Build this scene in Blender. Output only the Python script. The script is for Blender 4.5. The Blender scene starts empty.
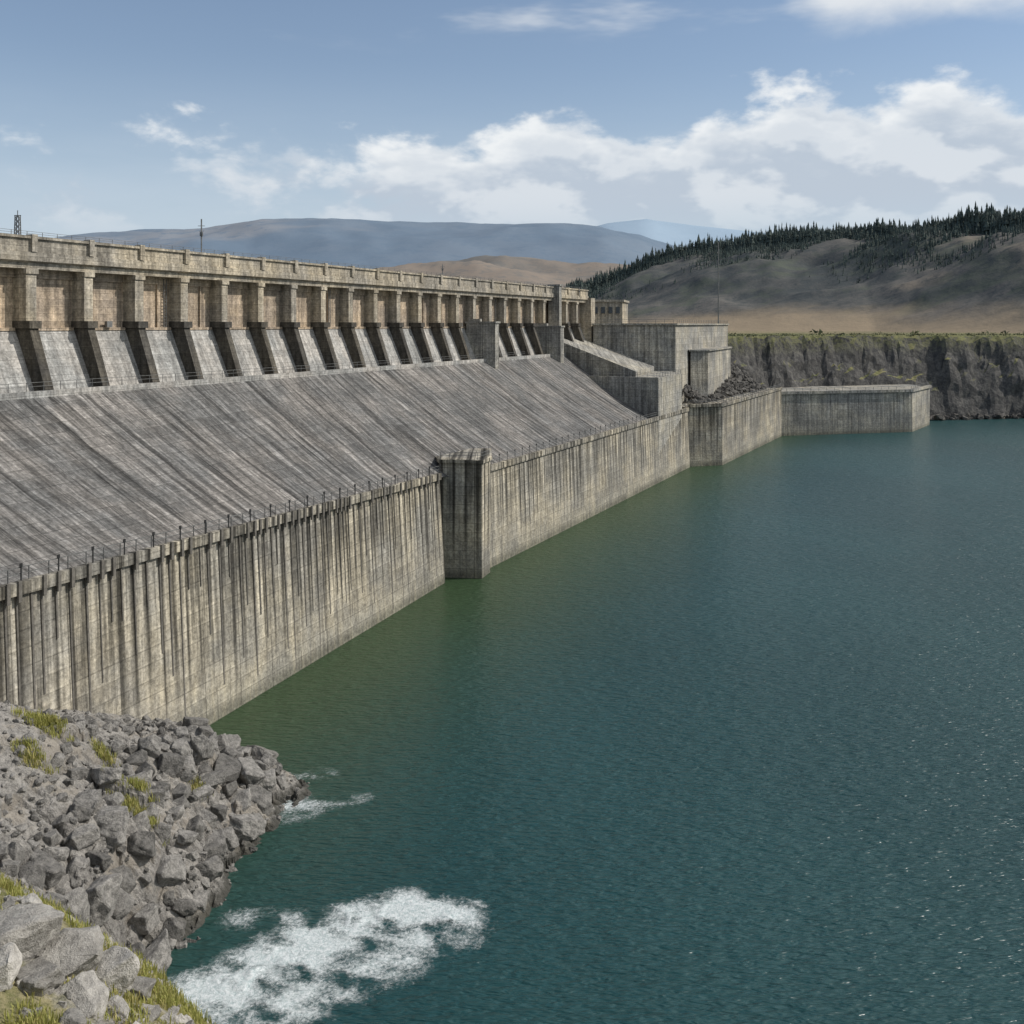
import bpy, bmesh, math, random
import numpy as np
from mathutils import Vector, noise, Matrix
random.seed(7); np.random.seed(7)
H=40.0
scene=bpy.context.scene
scene.view_settings.view_transform='Standard'
scene.view_settings.look='None'
scene.view_settings.exposure=0
# ------------------------------------------------------------------ helpers
class NT:
    def __init__(s,tree): s.t=tree; s.n=tree.nodes; s.l=tree.links
    def _set(s,sock,v):
        if isinstance(v,bpy.types.NodeSocket): s.l.new(v,sock)
        elif isinstance(v,(tuple,list)):
            v=list(v)
            if len(v)==3 and sock.type=='RGBA': v=v+[1]
            sock.default_value=v
        else: sock.default_value=v
    def m(s,op,a,b=0.0,c=None,clamp=False):
        n=s.n.new('ShaderNodeMath'); n.operation=op; n.use_clamp=clamp
        s._set(n.inputs[0],a); s._set(n.inputs[1],b)
        if c is not None: s._set(n.inputs[2],c)
        return n.outputs[0]
    def mix(s,f,a,b,mode='MIX'):
        n=s.n.new('ShaderNodeMix'); n.data_type='RGBA'; n.blend_type=mode
        s._set(n.inputs[0],f); s._set(n.inputs[6],a); s._set(n.inputs[7],b)
        return n.outputs[2]
    def noise(s,vec,scale,detail=4,rough=.55,dist=0):
        n=s.n.new('ShaderNodeTexNoise'); s.l.new(vec,n.inputs['Vector'])
        n.inputs['Scale'].default_value=scale; n.inputs['Detail'].default_value=detail
        n.inputs['Roughness'].default_value=rough; n.inputs['Distortion'].default_value=dist
        return n.outputs[0]
    def vor(s,vec,scale,feature='F1',rand=1):
        n=s.n.new('ShaderNodeTexVoronoi'); n.feature=feature; s.l.new(vec,n.inputs['Vector'])
        n.inputs['Scale'].default_value=scale; n.inputs['Randomness'].default_value=rand
        return n.outputs[0]
    def ss(s,v,a,b,lo=0.,hi=1.):
        n=s.n.new('ShaderNodeMapRange'); n.interpolation_type='SMOOTHSTEP'
        s._set(n.inputs[0],v); s._set(n.inputs[1],a); s._set(n.inputs[2],b); s._set(n.inputs[3],lo); s._set(n.inputs[4],hi)
        return n.outputs[0]
    def map(s,vec,scale=(1,1,1),loc=(0,0,0),rot=(0,0,0)):
        n=s.n.new('ShaderNodeMapping'); s.l.new(vec,n.inputs[0])
        n.inputs['Scale'].default_value=scale; n.inputs['Location'].default_value=loc; n.inputs['Rotation'].default_value=rot
        return n.outputs[0]
    def sep(s,vec):
        n=s.n.new('ShaderNodeSeparateXYZ'); s.l.new(vec,n.inputs[0]); return n.outputs
    def bump(s,h,strength=.5,dist=.1):
        n=s.n.new('ShaderNodeBump'); s.l.new(h,n.inputs['Height'])
        n.inputs['Strength'].default_value=strength; n.inputs['Distance'].default_value=dist
        return n.outputs[0]
def new_mat(name):
    m=bpy.data.materials.new(name); m.use_nodes=True
    t=NT(m.node_tree); b=m.node_tree.nodes['Principled BSDF']
    tc=t.n.new('ShaderNodeTexCoord'); 
    geo=t.n.new('ShaderNodeNewGeometry')
    return m,t,b,tc,geo
def concrete(name,col,streak=.6,joint=1.5,vjoint=7.0,drip=None,blotch=.35,topmoss=0,water=False,rib=0,ribw=.6,warmth=.88):
    m,t,b,tc,geo=new_mat(name)
    uv=tc.outputs['UV']; pos=geo.outputs['Position']
    s=t.sep(uv)
    st=t.noise(t.map(uv,(1,.045,1)),1.1,4,.7)
    bl=t.noise(pos,.11,4,.65)
    fine=t.noise(pos,2.6,3,.75)
    grit=t.noise(pos,.9,4,.8)
    v=t.ss(st,.32,.68,1-streak,1.08)
    v=t.m('MULTIPLY',v,t.ss(bl,.3,.7,1-blotch,1+blotch*.5))
    v=t.m('MULTIPLY',v,t.ss(fine,.25,.75,.66,1.32))
    v=t.m('MULTIPLY',v,t.ss(grit,.3,.7,.75,1.2))
    h=t.m('ADD',t.m('MULTIPLY',fine,.5),t.m('MULTIPLY',st,.6))
    h=t.m('ADD',h,grit)
    if joint:
        wob=t.m('ADD',s[1],t.m('MULTIPLY',bl,.12))
        f=t.m('FRACT',t.m('DIVIDE',wob,joint))
        j=t.m('LESS_THAN',f,.07)
        jb=t.m('MULTIPLY',j,t.ss(grit,.35,.6,.05,.38))
        v=t.m('MULTIPLY',v,t.m('SUBTRACT',1,jb))
        j2=t.m('LESS_THAN',t.m('ABSOLUTE',t.m('SUBTRACT',f,.16)),.05)
        v=t.m('MULTIPLY',v,t.m('ADD',1,t.m('MULTIPLY',j2,.12)))
        row=t.m('FLOOR',t.m('DIVIDE',wob,joint))
        colr=t.m('FLOOR',t.m('DIVIDE',s[0],vjoint if vjoint else 9.))
        wn=t.n.new('ShaderNodeTexWhiteNoise'); wn.noise_dimensions='2D'
        cb=t.n.new('ShaderNodeCombineXYZ'); t.l.new(row,cb.inputs[0]); t.l.new(colr,cb.inputs[1]); t.l.new(cb.outputs[0],wn.inputs[0])
        v=t.m('MULTIPLY',v,t.ss(wn.outputs[0],0,1,.88,1.08))
    if vjoint:
        f2=t.m('FRACT',t.m('DIVIDE',s[0],vjoint))
        jv=t.m('LESS_THAN',f2,.02)
        v=t.m('MULTIPLY',v,t.m('SUBTRACT',1,t.m('MULTIPLY',jv,.5)))
    if rib:
        uw=t.m('ADD',s[0],t.m('ADD',t.m('MULTIPLY',bl,3.0),t.m('MULTIPLY',grit,.9)))
        w=t.m('SINE',t.m('MULTIPLY',uw,2*math.pi/rib))
        v=t.m('MULTIPLY',v,t.ss(w,-1,1,1-ribw*.6,1.12))
        h=t.m('ADD',h,t.m('MULTIPLY',w,.25))
        dk=t.noise(t.map(uv,(1,.03,1),(31,0,0)),.8,3,.7)
        v=t.m('MULTIPLY',v,t.ss(dk,.48,.64,1,.45))
        dk2=t.noise(t.map(uv,(1,.06,1),(57,0,0)),2.4,3,.8)
        v=t.m('MULTIPLY',v,t.ss(dk2,.35,.62,1.22,.68))
    if drip:
        lo,hi=drip
        dn=t.noise(t.map(uv,(1,.02,1),(13,0,0)),1.0,3,.7)
        wv=t.m('FRACT',t.m('DIVIDE',s[0],1.9))
        per=t.ss(t.m('ABSOLUTE',t.m('SUBTRACT',wv,.5)),.02,.22,1,0)
        msk=t.m('MULTIPLY',t.ss(dn,.42,.60),t.ss(s[1],lo,hi))
        m2=t.m('MULTIPLY',t.m('MULTIPLY',per,t.ss(dn,.30,.52)),t.ss(t.m('ADD',s[1],t.m('MULTIPLY',dn,12)),lo+2,hi+1))
        v=t.m('MULTIPLY',v,t.m('SUBTRACT',1,t.m('MULTIPLY',m2,.74)))
        v=t.m('MULTIPLY',v,t.m('SUBTRACT',1,t.m('MULTIPLY',msk,.66)))
    c=t.mix(t.ss(bl,.35,.65),tuple(col),(col[0]*1.06,col[1]*1.0,col[2]*warmth))
    if water:
        z=t.sep(pos)[2]
        zz=t.m('ADD',z,t.m('MULTIPLY',grit,-1.4))
        c=t.mix(t.ss(zz,-.3,1.0,.75,0),c,(.05,.055,.035))
        c=t.mix(t.ss(zz,.5,3.5,.4,0),c,(.42,.40,.33))
        c=t.mix(t.m('MULTIPLY',t.ss(zz,2,10,1,0),t.ss(st,.45,.6,0,.3)),c,(.16,.13,.07))
    mul=t.n.new('ShaderNodeVectorMath'); mul.operation='SCALE'; t.l.new(c,mul.inputs[0]); t.l.new(v,mul.inputs['Scale'])
    t.l.new(mul.outputs[0],b.inputs['Base Color'])
    b.inputs['Roughness'].default_value=.92
    b.inputs['Specular IOR Level'].default_value=.25
    t.l.new(t.bump(h,.8,.12),b.inputs['Normal'])
    return m
def simple(name,col,rough=.7,metal=0,var=.3,scale=2):
    m,t,b,tc,geo=new_mat(name)
    n=t.noise(geo.outputs['Position'],scale,3,.7)
    c=t.mix(t.ss(n,.3,.7),tuple(x*(1-var) for x in col),tuple(x*(1+var) for x in col))
    t.l.new(c,b.inputs['Base Color']); b.inputs['Roughness'].default_value=rough; b.inputs['Metallic'].default_value=metal
    return m
class MB:
    def __init__(s): s.v=[];s.f=[];s.uv=[];s.mi=[]
    def face(s,pts,uvs=None,mi=0):
        i=len(s.v); s.v+= [tuple(p) for p in pts]; s.f.append(tuple(range(i,i+len(pts))))
        if uvs is None:
            p=[Vector(q) for q in pts]
            n=(p[1]-p[0]).cross(p[-1]-p[0])
            if n.length>1e-9: n.normalize()
            if abs(n.z)>.8: uvs=[(q.x,q.y) for q in p]
            else:
                tx=Vector((-n.y,n.x,0)); tx.normalize()
                uvs=[(q.dot(tx),q.z) for q in p]
        s.uv+=list(uvs); s.mi.append(mi)
    def box(s,o,du,dn,a0,a1,n0,n1,z0,z1,mi=0):
        s.prism(o,du,a0,a1,[(n0,z0),(n1,z0),(n1,z1),(n0,z1)],dn,mi)
    def prism(s,o,du,a0,a1,prof,dn,mi=0):
        def P(a,q): return (o[0]+du[0]*a+dn[0]*q[0],o[1]+du[1]*a+dn[1]*q[0],q[1])
        A=[P(a0,q) for q in prof]; B=[P(a1,q) for q in prof]; n=len(prof)
        for i in range(n):
            j=(i+1)%n
            s.face([A[i],A[j],B[j],B[i]],None,mi)
        s.face(A[::-1],None,mi); s.face(B,None,mi)
    def poly(s,pts,z0,z1,mi=0,ztop=None):
        n=len(pts); zt=ztop or [z1]*n
        for i in range(n):
            j=(i+1)%n
            s.face([(pts[i][0],pts[i][1],z0),(pts[j][0],pts[j][1],z0),(pts[j][0],pts[j][1],zt[j]),(pts[i][0],pts[i][1],zt[i])],None,mi)
        s.face([(p[0],p[1],z) for p,z in zip(pts,zt)],None,mi)
    def tube(s,a,b,r,mi=0,n=5):
        a=Vector(a);b=Vector(b);d=(b-a).normalized()
        u=d.orthogonal().normalized(); w=d.cross(u)
        for i in range(n):
            t0=2*math.pi*i/n;t1=2*math.pi*(i+1)/n
            o0=(u*math.cos(t0)+w*math.sin(t0))*r;o1=(u*math.cos(t1)+w*math.sin(t1))*r
            s.face([a+o0,a+o1,b+o1,b+o0],None,mi)
    def loft(s,rings,us,vs,mi=0):
        for i in range(len(rings)-1):
            A,B=rings[i],rings[i+1]
            for k in range(len(A)-1):
                s.face([A[k],B[k],B[k+1],A[k+1]],[(us[i],vs[i][k]),(us[i+1],vs[i+1][k]),(us[i+1],vs[i+1][k+1]),(us[i],vs[i][k+1])],mi)
    def obj(s,name,mats,parent=None,smooth=False):
        me=bpy.data.meshes.new(name); me.from_pydata(s.v,[],s.f)
        for m in (mats if isinstance(mats,(list,tuple)) else [mats]): me.materials.append(m)
        me.polygons.foreach_set('material_index',s.mi)
        ul=me.uv_layers.new(name='UVMap'); ul.data.foreach_set('uv',np.array(s.uv,dtype=np.float32).ravel())
        me.update()
        if smooth: me.shade_smooth()
        o=bpy.data.objects.new(name,me); scene.collection.objects.link(o)
        if parent: o.parent=parent
        return o
def np_mesh(name,verts,faces,mats,smooth=False,parent=None):
    me=bpy.data.meshes.new(name)
    me.from_pydata(verts.tolist() if hasattr(verts,'tolist') else verts,[],faces.tolist() if hasattr(faces,'tolist') else faces)
    for m in (mats if isinstance(mats,(list,tuple)) else [mats]): me.materials.append(m)
    if smooth: me.shade_smooth()
    me.update()
    o=bpy.data.objects.new(name,me); scene.collection.objects.link(o)
    if parent: o.parent=parent
    return o
def grid_faces(nr,nc):
    a=np.arange(nr*nc).reshape(nr,nc)
    return np.stack([a[:-1,:-1],a[:-1,1:],a[1:,1:],a[1:,:-1]],-1).reshape(-1,4)
def empty(name,loc=(0,0,0)):
    e=bpy.data.objects.new(name,None); scene.collection.objects.link(e); return e
def nz(x,y,z,oct=5,rough=.55):
    return noise.fractal(Vector((x,y,z)),1.0,2.0,oct)
def interp_path(pts,n):
    P=np.array(pts,float); d=np.r_[0,np.cumsum(np.hypot(*np.diff(P[:,:2],axis=0).T))]
    t=np.linspace(0,d[-1],n); return np.stack([np.interp(t,d,P[:,k]) for k in range(P.shape[1])],-1),t
# ------------------------------------------------------------------ materials
M_wall=concrete('weathered_wall_concrete',(.47,.445,.39),streak=.55,joint=1.45,vjoint=6.0,drip=(4,15),blotch=.3,water=True)
M_slope=concrete('slope_paving_concrete',(.235,.232,.224),streak=.5,joint=1.7,vjoint=3.4,blotch=.3,rib=1.9,ribw=.25,warmth=.95)
M_upper=concrete('tan_concrete',(.42,.385,.325),streak=.5,joint=1.2,vjoint=0,blotch=.25)
M_butt=concrete('shaded_buttress_concrete',(.10,.094,.084),streak=.5,joint=1.2,vjoint=0,blotch=.25)  # pier concrete darkened; shade of the camera-facing sides put into the colour
M_panel=concrete('brown_panel_concrete',(.47,.39,.31),streak=.5,joint=.9,vjoint=0,blotch=.3)
M_light=concrete('grey_lower_wall_concrete',(.39,.388,.37),streak=.4,joint=1.0,vjoint=0,blotch=.2,warmth=.95)
M_block=concrete('grey_block_concrete',(.40,.39,.36),streak=.55,joint=1.8,vjoint=6,blotch=.3,water=True)
M_metal=simple('galvanised_steel',(.16,.16,.155),.55,.3)
M_dark=simple('dark_iron',(.035,.035,.035),.6)
M_asph=simple('asphalt',(.05,.05,.052),.9)
M_paint=simple('white_road_paint',(.75,.75,.72),.7,0,.1)
# ------------------------------------------------------------------ dam
dam=empty('concrete_dam')
def h(*a): return tuple(x*H for x in a)
A=[(-1.60,.14,.55),(-1.32,.94,.53),(-.97,1.94,.498),(-.748,2.58,.474),(-.26,3.97,.425)]
B=[(-.14,4.10,.42),(1.25,7.2,.42)]
def normals(P):
    d=np.gradient(P[:,:2],axis=0); d/=np.linalg.norm(d,axis=1)[:,None]
    return np.stack([d[:,1],-d[:,0]],-1)
def wall_section(name,pts,n,batter):
    P,t=interp_path(pts,n); N=normals(P); mb=MB(); rings=[];vs=[]
    for p,nn in zip(P,N):
        x,y,zt=p*H; zt=p[2]*H
        prof=[(0,-4),(0,0),(-batter,zt-1.0),(-batter+.35,zt-1.0),(-batter+.35,zt),(-batter-.35,zt),(-batter-.35,zt-.9),(-batter-4,zt-.9)]
        rings.append([(x+nn[0]*o,y+nn[1]*o,z) for o,z in prof]); vs.append([z if i<6 else z+i for i,(o,z) in enumerate(prof)])
    mb.loft(rings,t*H,vs)
    return mb.obj(name,M_wall,dam)
wall_section('lower_wall_near',A,40,.9)
wall_section('lower_wall_far',B,40,.5)
mb=MB(); P,t=interp_path(A,400); N=normals(P)
def at(P,t,N,s):
    i=np.searchsorted(t,s); i=min(max(i,1),len(t)-1); f=(s-t[i-1])/(t[i]-t[i-1]); return P[i-1]*(1-f)+P[i]*f,N[i]
s=.05
while s<t[-1]-.03:
    p,nn=at(P,t,N,s); du=(-nn[1],nn[0]); zt=p[2]*H
    x,y=p[0]*H,p[1]*H
    hh=random.choice((.25,.5,.7,.94,.94))*random.uniform(.8,1.0)*zt; wd=random.uniform(.05,.10)
    mb.prism((x,y),du,-wd,wd,[(-.95,zt-1.02),(-.76,zt-1.02),(-.76+.8*hh/zt,zt-1.0-hh),(-.95+.8*hh/zt,zt-1.0-hh)],nn,0)
    if random.random()<.7: mb.box((x,y),du,nn,-.17,.17,-.56,-.38,zt-1.5,zt+.15)
    s+=random.uniform(.025,.05)
mb.obj('wall_drain_pipes',simple('stained_pipe',(.12,.11,.095),.9),dam)
mb=MB()
mb.poly([h(-.285,4.06),h(-.119,4.035),h(-.088,4.14),h(-.10,4.4),h(-.36,4.4)],-4,.455*H)
mb.poly([h(-.292,4.052),h(-.113,4.025),h(-.08,4.14),h(-.09,4.42),h(-.37,4.42)],.455*H,.468*H)
mb.obj('wall_pier',M_wall,dam)
LX=lambda Y:-1.48+.155+.427*(Y-2.96)
wallp=[(p[0],p[1],p[2]) for p in A]+[( -.14,4.10,.42),(1.25,7.2,.42)]
nS=90
Pw,tw=interp_path(wallp,nS); Nw=normals(Pw)
rings=[];vs=[];us=[]
K=26
for i in range(nS):
    w=Pw[i]; x0,y0=w[0]-Nw[i][0]*.05,w[1]-Nw[i][1]*.05; z0=w[2]-.022
    d=Vector((.427,1)).normalized(); a=Vector((LX(0),0)); q=a+d*((Vector((x0,y0))-a).dot(d))
    r=[];v=[];L=math.hypot(q.x-x0,q.y-y0)
    for k in range(K+1):
        f=k/K; z=z0+(.795-z0)*(f*.88+.12*f*f)
        X=(x0+(q.x-x0)*f);Y=(y0+(q.y-y0)*f)
        b=(nz(X*9,Y*9,1,3)*.0035) if 0<k<K else 0
        r.append((X*H,Y*H,(z+b)*H)); v.append(f*L*H*1.15)
    rings.append(r);vs.append(v);us.append((Vector((x0,y0))).dot(d)*H)
mb=MB(); mb.loft(rings,us,vs); mb.obj('sloping_face',M_slope,dam)
d2=Vector((.427,1)).normalized(); n2=Vector((d2.y,-d2.x)); O=Vector(h(-1.48,2.96))
du=(d2.x,d2.y); dn=(n2.x,n2.y)
k2=math.hypot(.427,1)
a0=(-3.3)*k2*H; a1=(7.62-2.96)*k2*H
mb=MB()
mb.prism(O,du,a0,a1,[(.0,.70*H),(.145*H,.70*H),(.145*H,.812*H),(.130*H,.812*H),(.130*H,.803*H),(.0,.803*H)],dn,0)
mb.obj('ledge',M_light,dam)
mb=MB(); mb.prism(O,du,a0,a1,[(-.2*H,.803*H),(.085*H,.803*H),(.006*H,.985*H),(-.2*H,.985*H)],dn,0)
mb.obj('sloping_lower_wall',M_light,dam)
mb=MB(); mb.prism(O,du,a0,a1,[(-.2*H,.985*H),(0,.985*H),(0,1.165*H),(-.2*H,1.165*H)],dn,0)
mb.obj('recessed_panels',M_panel,dam)
mb=MB()
mb.prism(O,du,a0,a1,[(-.26*H,1.165*H),(.050*H,1.165*H),(.050*H,1.182*H),(.064*H,1.187*H),(.064*H,1.213*H),(-.26*H,1.213*H)],dn,0)
mb.prism(O,du,a0,a1,[(.045*H,1.213*H),(.058*H,1.213*H),(.058*H,1.252*H),(.045*H,1.252*H)],dn,0)
mb.prism(O,du,a0,a1,[(.040*H,1.252*H),(.065*H,1.252*H),(.065*H,1.260*H),(.040*H,1.260*H)],dn,0)
mb.prism(O,du,a0,a1,[(-.255*H,1.213*H),(-.24*H,1.213*H),(-.24*H,1.24*H),(-.255*H,1.24*H)],dn,0)
mb.prism(O,du,a0,a1,[(-.255*H,.5*H),(-.2*H-.1,.5*H),(-.2*H-.1,1.165*H),(-.255*H,1.165*H)],dn,0)
mbb=MB()
sp=.2*k2*H
a=(3.018-2.96)*k2*H - sp*15
pa=[]
while a<a1-1.2:
    pa.append(a)
    w=.72*random.uniform(.92,1.08)
    mb.box(O,du,dn,a-w,a+w,-.02,.052*H,1.0*H,1.1663*H)
    mb.box(O,du,dn,a-w-.15,a+w+.15,-.02,.057*H,1.150*H,1.1645*H)
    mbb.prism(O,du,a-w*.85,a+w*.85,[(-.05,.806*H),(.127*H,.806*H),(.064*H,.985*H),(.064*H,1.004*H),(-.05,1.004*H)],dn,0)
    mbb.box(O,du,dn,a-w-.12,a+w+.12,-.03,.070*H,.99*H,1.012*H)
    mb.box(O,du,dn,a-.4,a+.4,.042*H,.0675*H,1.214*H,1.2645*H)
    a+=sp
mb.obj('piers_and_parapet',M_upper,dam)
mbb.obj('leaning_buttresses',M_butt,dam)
mb=MB()
for i in range(len(pa)-1):
    mb.box(O,du,dn,pa[i]+.8,pa[i+1]-.8,-.02,.30,1.140*H,1.1655*H)
    mb.box(O,du,dn,pa[i]+.8,pa[i+1]-.8,-.02,.45,.983*H,.992*H)
    if random.random()<.5:
        aa=random.uniform(pa[i]+2,pa[i+1]-2)
        mb.box(O,du,dn,aa-.12,aa+.12,.02,.3,.99*H,1.14*H)
mb.obj('panel_beams',M_panel,dam)
mb=MB()
for i in range(len(pa)-1):
    r=random.random()
    if r<.4:
        aa=random.uniform(pa[i]+1.5,pa[i+1]-1.5)
        for q in (-.25,.25): mb.box(O,du,dn,aa+q-.04,aa+q+.04,.3,.4,.99*H,1.16*H)
        for k in range(14): mb.box(O,du,dn,aa-.21,aa+.21,.32,.38,.995*H+k*.45,.995*H+k*.45+.06)
    elif r<.6:
        aa=random.uniform(pa[i]+1.5,pa[i+1]-2.5); mb.box(O,du,dn,aa,aa+.9,.46,.9,.9925*H,.9925*H+random.uniform(.8,1.8))
mb.obj('ladders_and_cabinets',M_metal,dam)
mb=MB(); mb.box(O,du,dn,a0,a1,-.22*H,.03*H,1.213*H+.004,1.213*H+.03); mb.obj('deck_road',M_asph,dam)
mb=MB(); 
aa=a0
while aa<a1-4: mb.box(O,du,dn,aa,aa+3,-.097*H,-.093*H,1.213*H+.032,1.213*H+.036); aa+=8
mb.obj('deck_road_marking',M_paint,dam)
mb=MB()
for (Yt,w,zt,z0,outp) in ((5.80,.026,1.01,.735,.20),(6.75,.030,.985,.74,.205),(6.98,.022,1.265,.80,.10)):
    a=(Yt-2.96)*k2*H
    mb.box(O,du,dn,a-w*H,a+w*H,.02*H,outp*H,z0*H,zt*H)
    mb.box(O,du,dn,a-w*H-.25,a+w*H+.25,.015*H,outp*H+.25,zt*H,zt*H+.4)
    if zt<1.1: mb.box(O,du,dn,a-w*H*.5,a+w*H*.5,.03*H,outp*H*.5,zt*H+.4,zt*H+1.0)
mb.obj('gate_towers',M_block,dam)
mb=MB()
mb.box(O,du,dn,a1-.02*H,a1+.07*H,-.25*H,.09*H,.6*H,1.2*H)
mb.obj('end_abutment',M_upper,dam)
def railing(mb,pts,hgt=1.1,step=2.2,r=.045,knob=0):
    P,t=interp_path(pts,max(2,int(sum(math.dist(pts[i][:2],pts[i+1][:2]) for i in range(len(pts)-1))/step)+1))
    for i,p in enumerate(P):
        mb.tube(p,(p[0],p[1],p[2]+hgt*(1.0)),r*1.2,0,4)
        if knob: mb.tube((p[0],p[1],p[2]+hgt),(p[0],p[1],p[2]+hgt+.35),knob,1,5)
        if i:
            q=P[i-1]
            for hh in (hgt,hgt*.55): mb.tube((q[0],q[1],q[2]+hh),(p[0],p[1],p[2]+hh),r,0,4)
mb=MB()
railing(mb,[(p[0]*H-.9,p[1]*H+.3,p[2]*H) for p in A],1.1,2.1,.045,0)
P,t=interp_path([(p[0]*H-.9,p[1]*H+.3,p[2]*H) for p in A],42)
for p in P:
    mb.tube((p[0]+.1,p[1],p[2]),(p[0]+.1,p[1],p[2]+1.15),.07,1,5); mb.tube((p[0]+.1,p[1],p[2]+1.15),(p[0]+.1,p[1],p[2]+1.4),.13,1,5)
railing(mb,[(p[0]*H-.5,p[1]*H+.2,p[2]*H) for p in B],1.1,3.2,.05,.1)
railing(mb,[(O.x+du[0]*a+dn[0]*.138*H,O.y+du[1]*a+dn[1]*.138*H,.812*H) for a in (a0,a1*.72)],1.0,2.4,.035)
railing(mb,[(O.x+du[0]*a+dn[0]*.05*H,O.y+du[1]*a+dn[1]*.05*H,1.26*H) for a in (a0,a1)],.55,2.2,.03)
railing(mb,[(*h(-.285,4.07),.468*H),(*h(-.12,4.04),.468*H),(*h(-.092,4.14),.468*H),(*h(-.1,4.4),.468*H)],1.1,1.5,.045)
mb.obj('railings',[M_metal,M_dark],dam)
# ------------------------------------------------------------------ intake structure at the far end
ins=empty('intake_structure')
mb=MB()
mb.poly([h(.60,7.55),h(1.19,7.45),h(1.95,9.25),h(1.3,9.6),h(.6,8.3)],-1,1.0*H)
mb.poly([h(.585,7.535),h(1.20,7.432),h(1.965,9.26),h(1.93,9.28),h(1.18,7.47),h(.60,7.57)],1.0*H,1.012*H)
mb.obj('tall_block',M_block,ins)
mb=MB()
mb.poly([h(.50,6.72),h(.93,6.50),h(1.17,7.05),h(1.15,7.5),h(.62,7.6)],-1,.665*H)
mb.obj('stepped_block',M_block,ins)
mb=MB()
mb.poly([h(.30,6.95),h(.80,6.62),h(1.05,7.5),h(.5,7.75)],.3*H,0,ztop=[.90*H,.70*H,.70*H,.93*H])
mb.obj('sloping_training_wall',M_block,ins)
mb=MB()
mb.poly([h(1.36,7.80),h(1.50,7.84),h(1.90,8.9),h(1.80,9.1),h(1.36,8.0)],0,.80*H)
mb.poly([h(1.345,7.785),h(1.51,7.825),h(1.915,8.9),h(1.80,9.12),h(1.345,8.0)],.80*H,.812*H)
mb.obj('gate_house',M_block,ins)
mb=MB()
railing(mb,[(*h(.61,7.56),1.012*H),(*h(1.19,7.45),1.012*H),(*h(1.95,9.26),1.012*H)],1.1,2.5,.05)
railing(mb,[(*h(.52,6.73),.665*H),(*h(.925,6.52),.665*H),(*h(1.16,7.05),.665*H)],1.1,2.5,.05)
mb.obj('railings',M_metal,ins)
mb=MB()
bd=empty('control_building')
mb.poly([h(.60,7.95),h(.86,7.98),h(.95,8.4),h(.6,8.4)],.9*H,1.18*H)
mb.poly([h(.585,7.93),h(.872,7.965),h(.965,8.42),h(.59,8.42)],1.18*H,1.197*H)
mb.obj('walls',M_upper,bd)
mb=MB()
for i in range(4):
    x=.635+i*.058
    mb.poly([h(x,7.945+i*.0065),h(x+.03,7.949+i*.0065),h(x+.03,7.96+i*.0065),h(x,7.957+i*.0065)],1.09*H,1.14*H)
mb.obj('windows',simple('window_glass',(.03,.035,.04),.2),bd)
rw=empty('retaining_wall')
mb=MB()
mb.poly([h(1.24,7.22),h(1.50,7.30),h(2.42,9.2),h(2.2,9.7),h(.9,7.7)],-4,.42*H)
mb.poly([h(1.235,7.205),h(1.507,7.288),h(2.43,9.2),h(2.40,9.22),h(1.49,7.32),h(1.24,7.235)],.42*H,.442*H)
mb.obj('wall_body',M_wall,rw)
mb=MB(); railing(mb,[(*h(1.24,7.22),.442*H),(*h(1.5,7.3),.442*H),(*h(2.42,9.2),.442*H)],1.1,3.0,.06); mb.obj('railing',M_metal,rw)
ww=empty('wing_wall')
mb=MB()
mb.poly([h(2.40,9.22),h(3.74,9.57),h(4.18,10.25),h(4.2,11.2),h(2.2,11.2)],-4,.375*H)
mb.poly([h(2.38,9.20),h(3.745,9.555),h(4.195,10.24),h(4.16,10.26),h(3.72,9.59),h(2.40,9.24)],.375*H,.40*H)
mb.obj('wall_body',M_block,ww)
mb=MB(); railing(mb,[(*h(2.4,9.22),.40*H),(*h(3.74,9.57),.40*H),(*h(4.17,10.25),.40*H)],1.1,3.2,.06); mb.obj('railing',M_metal,ww)
# ------------------------------------------------------------------ masts
def lattice(name,x,y,z,hh,w):
    mb=MB(); c=[(-w,-w),(w,-w),(w,w),(-w,w)]; n=int(hh/(w*2.2))
    for k in range(4):
        cx,cy=c[k]; ex,ey=c[(k+1)%4]
        mb.tube((x+cx,y+cy,z),(x+cx*.8,y+cy*.8,z+hh),.06,0,4)
        for i in range(n):
            f0=1-.2*i/n; f1=1-.2*(i+1)/n
            mb.tube((x+cx*f0,y+cy*f0,z+hh*i/n),(x+ex*f1,y+ey*f1,z+hh*(i+1)/n),.035,0,4)
            mb.tube((x+cx*f1,y+cy*f1,z+hh*(i+1)/n),(x+ex*f1,y+ey*f1,z+hh*(i+1)/n),.035,0,4)
    mb.tube((x-w*1.5,y,z+hh),(x+w*1.5,y,z+hh),.06,0,4); mb.tube((x,y,z+hh),(x,y,z+hh+.6),.05,0,4)
    return mb.obj(name,M_metal)
def onwall(Y,off): 
    a=(Y-2.96)*k2*H; return O.x+du[0]*a+dn[0]*off,O.y+du[1]*a+dn[1]*off
x,y=onwall(3.0,.8); lattice('lattice_mast',x,y,1.26*H,2.4,.26)
def pole(name,x,y,z,hh,r=.09):
    mb=MB(); mb.tube((x,y,z),(x,y,z+hh),r,0,6); mb.tube((x-.5,y,z+hh*.8),(x+.5,y,z+hh*.8),.05,0,4); mb.tube((x-.35,y,z+hh*.65),(x+.35,y,z+hh*.65),.04,0,4); mb.box((x,y),(1,0),(0,1),-.2,.2,-.15,.15,z+hh*.5,z+hh*.62)
    return mb.obj(name,M_metal)
x,y=onwall(3.73,1.); pole('antenna_pole',x,y,1.26*H,5.0,.11)
x,y=onwall(5.5,1.); pole('antenna_pole',x,y,1.26*H,2.6)
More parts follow.
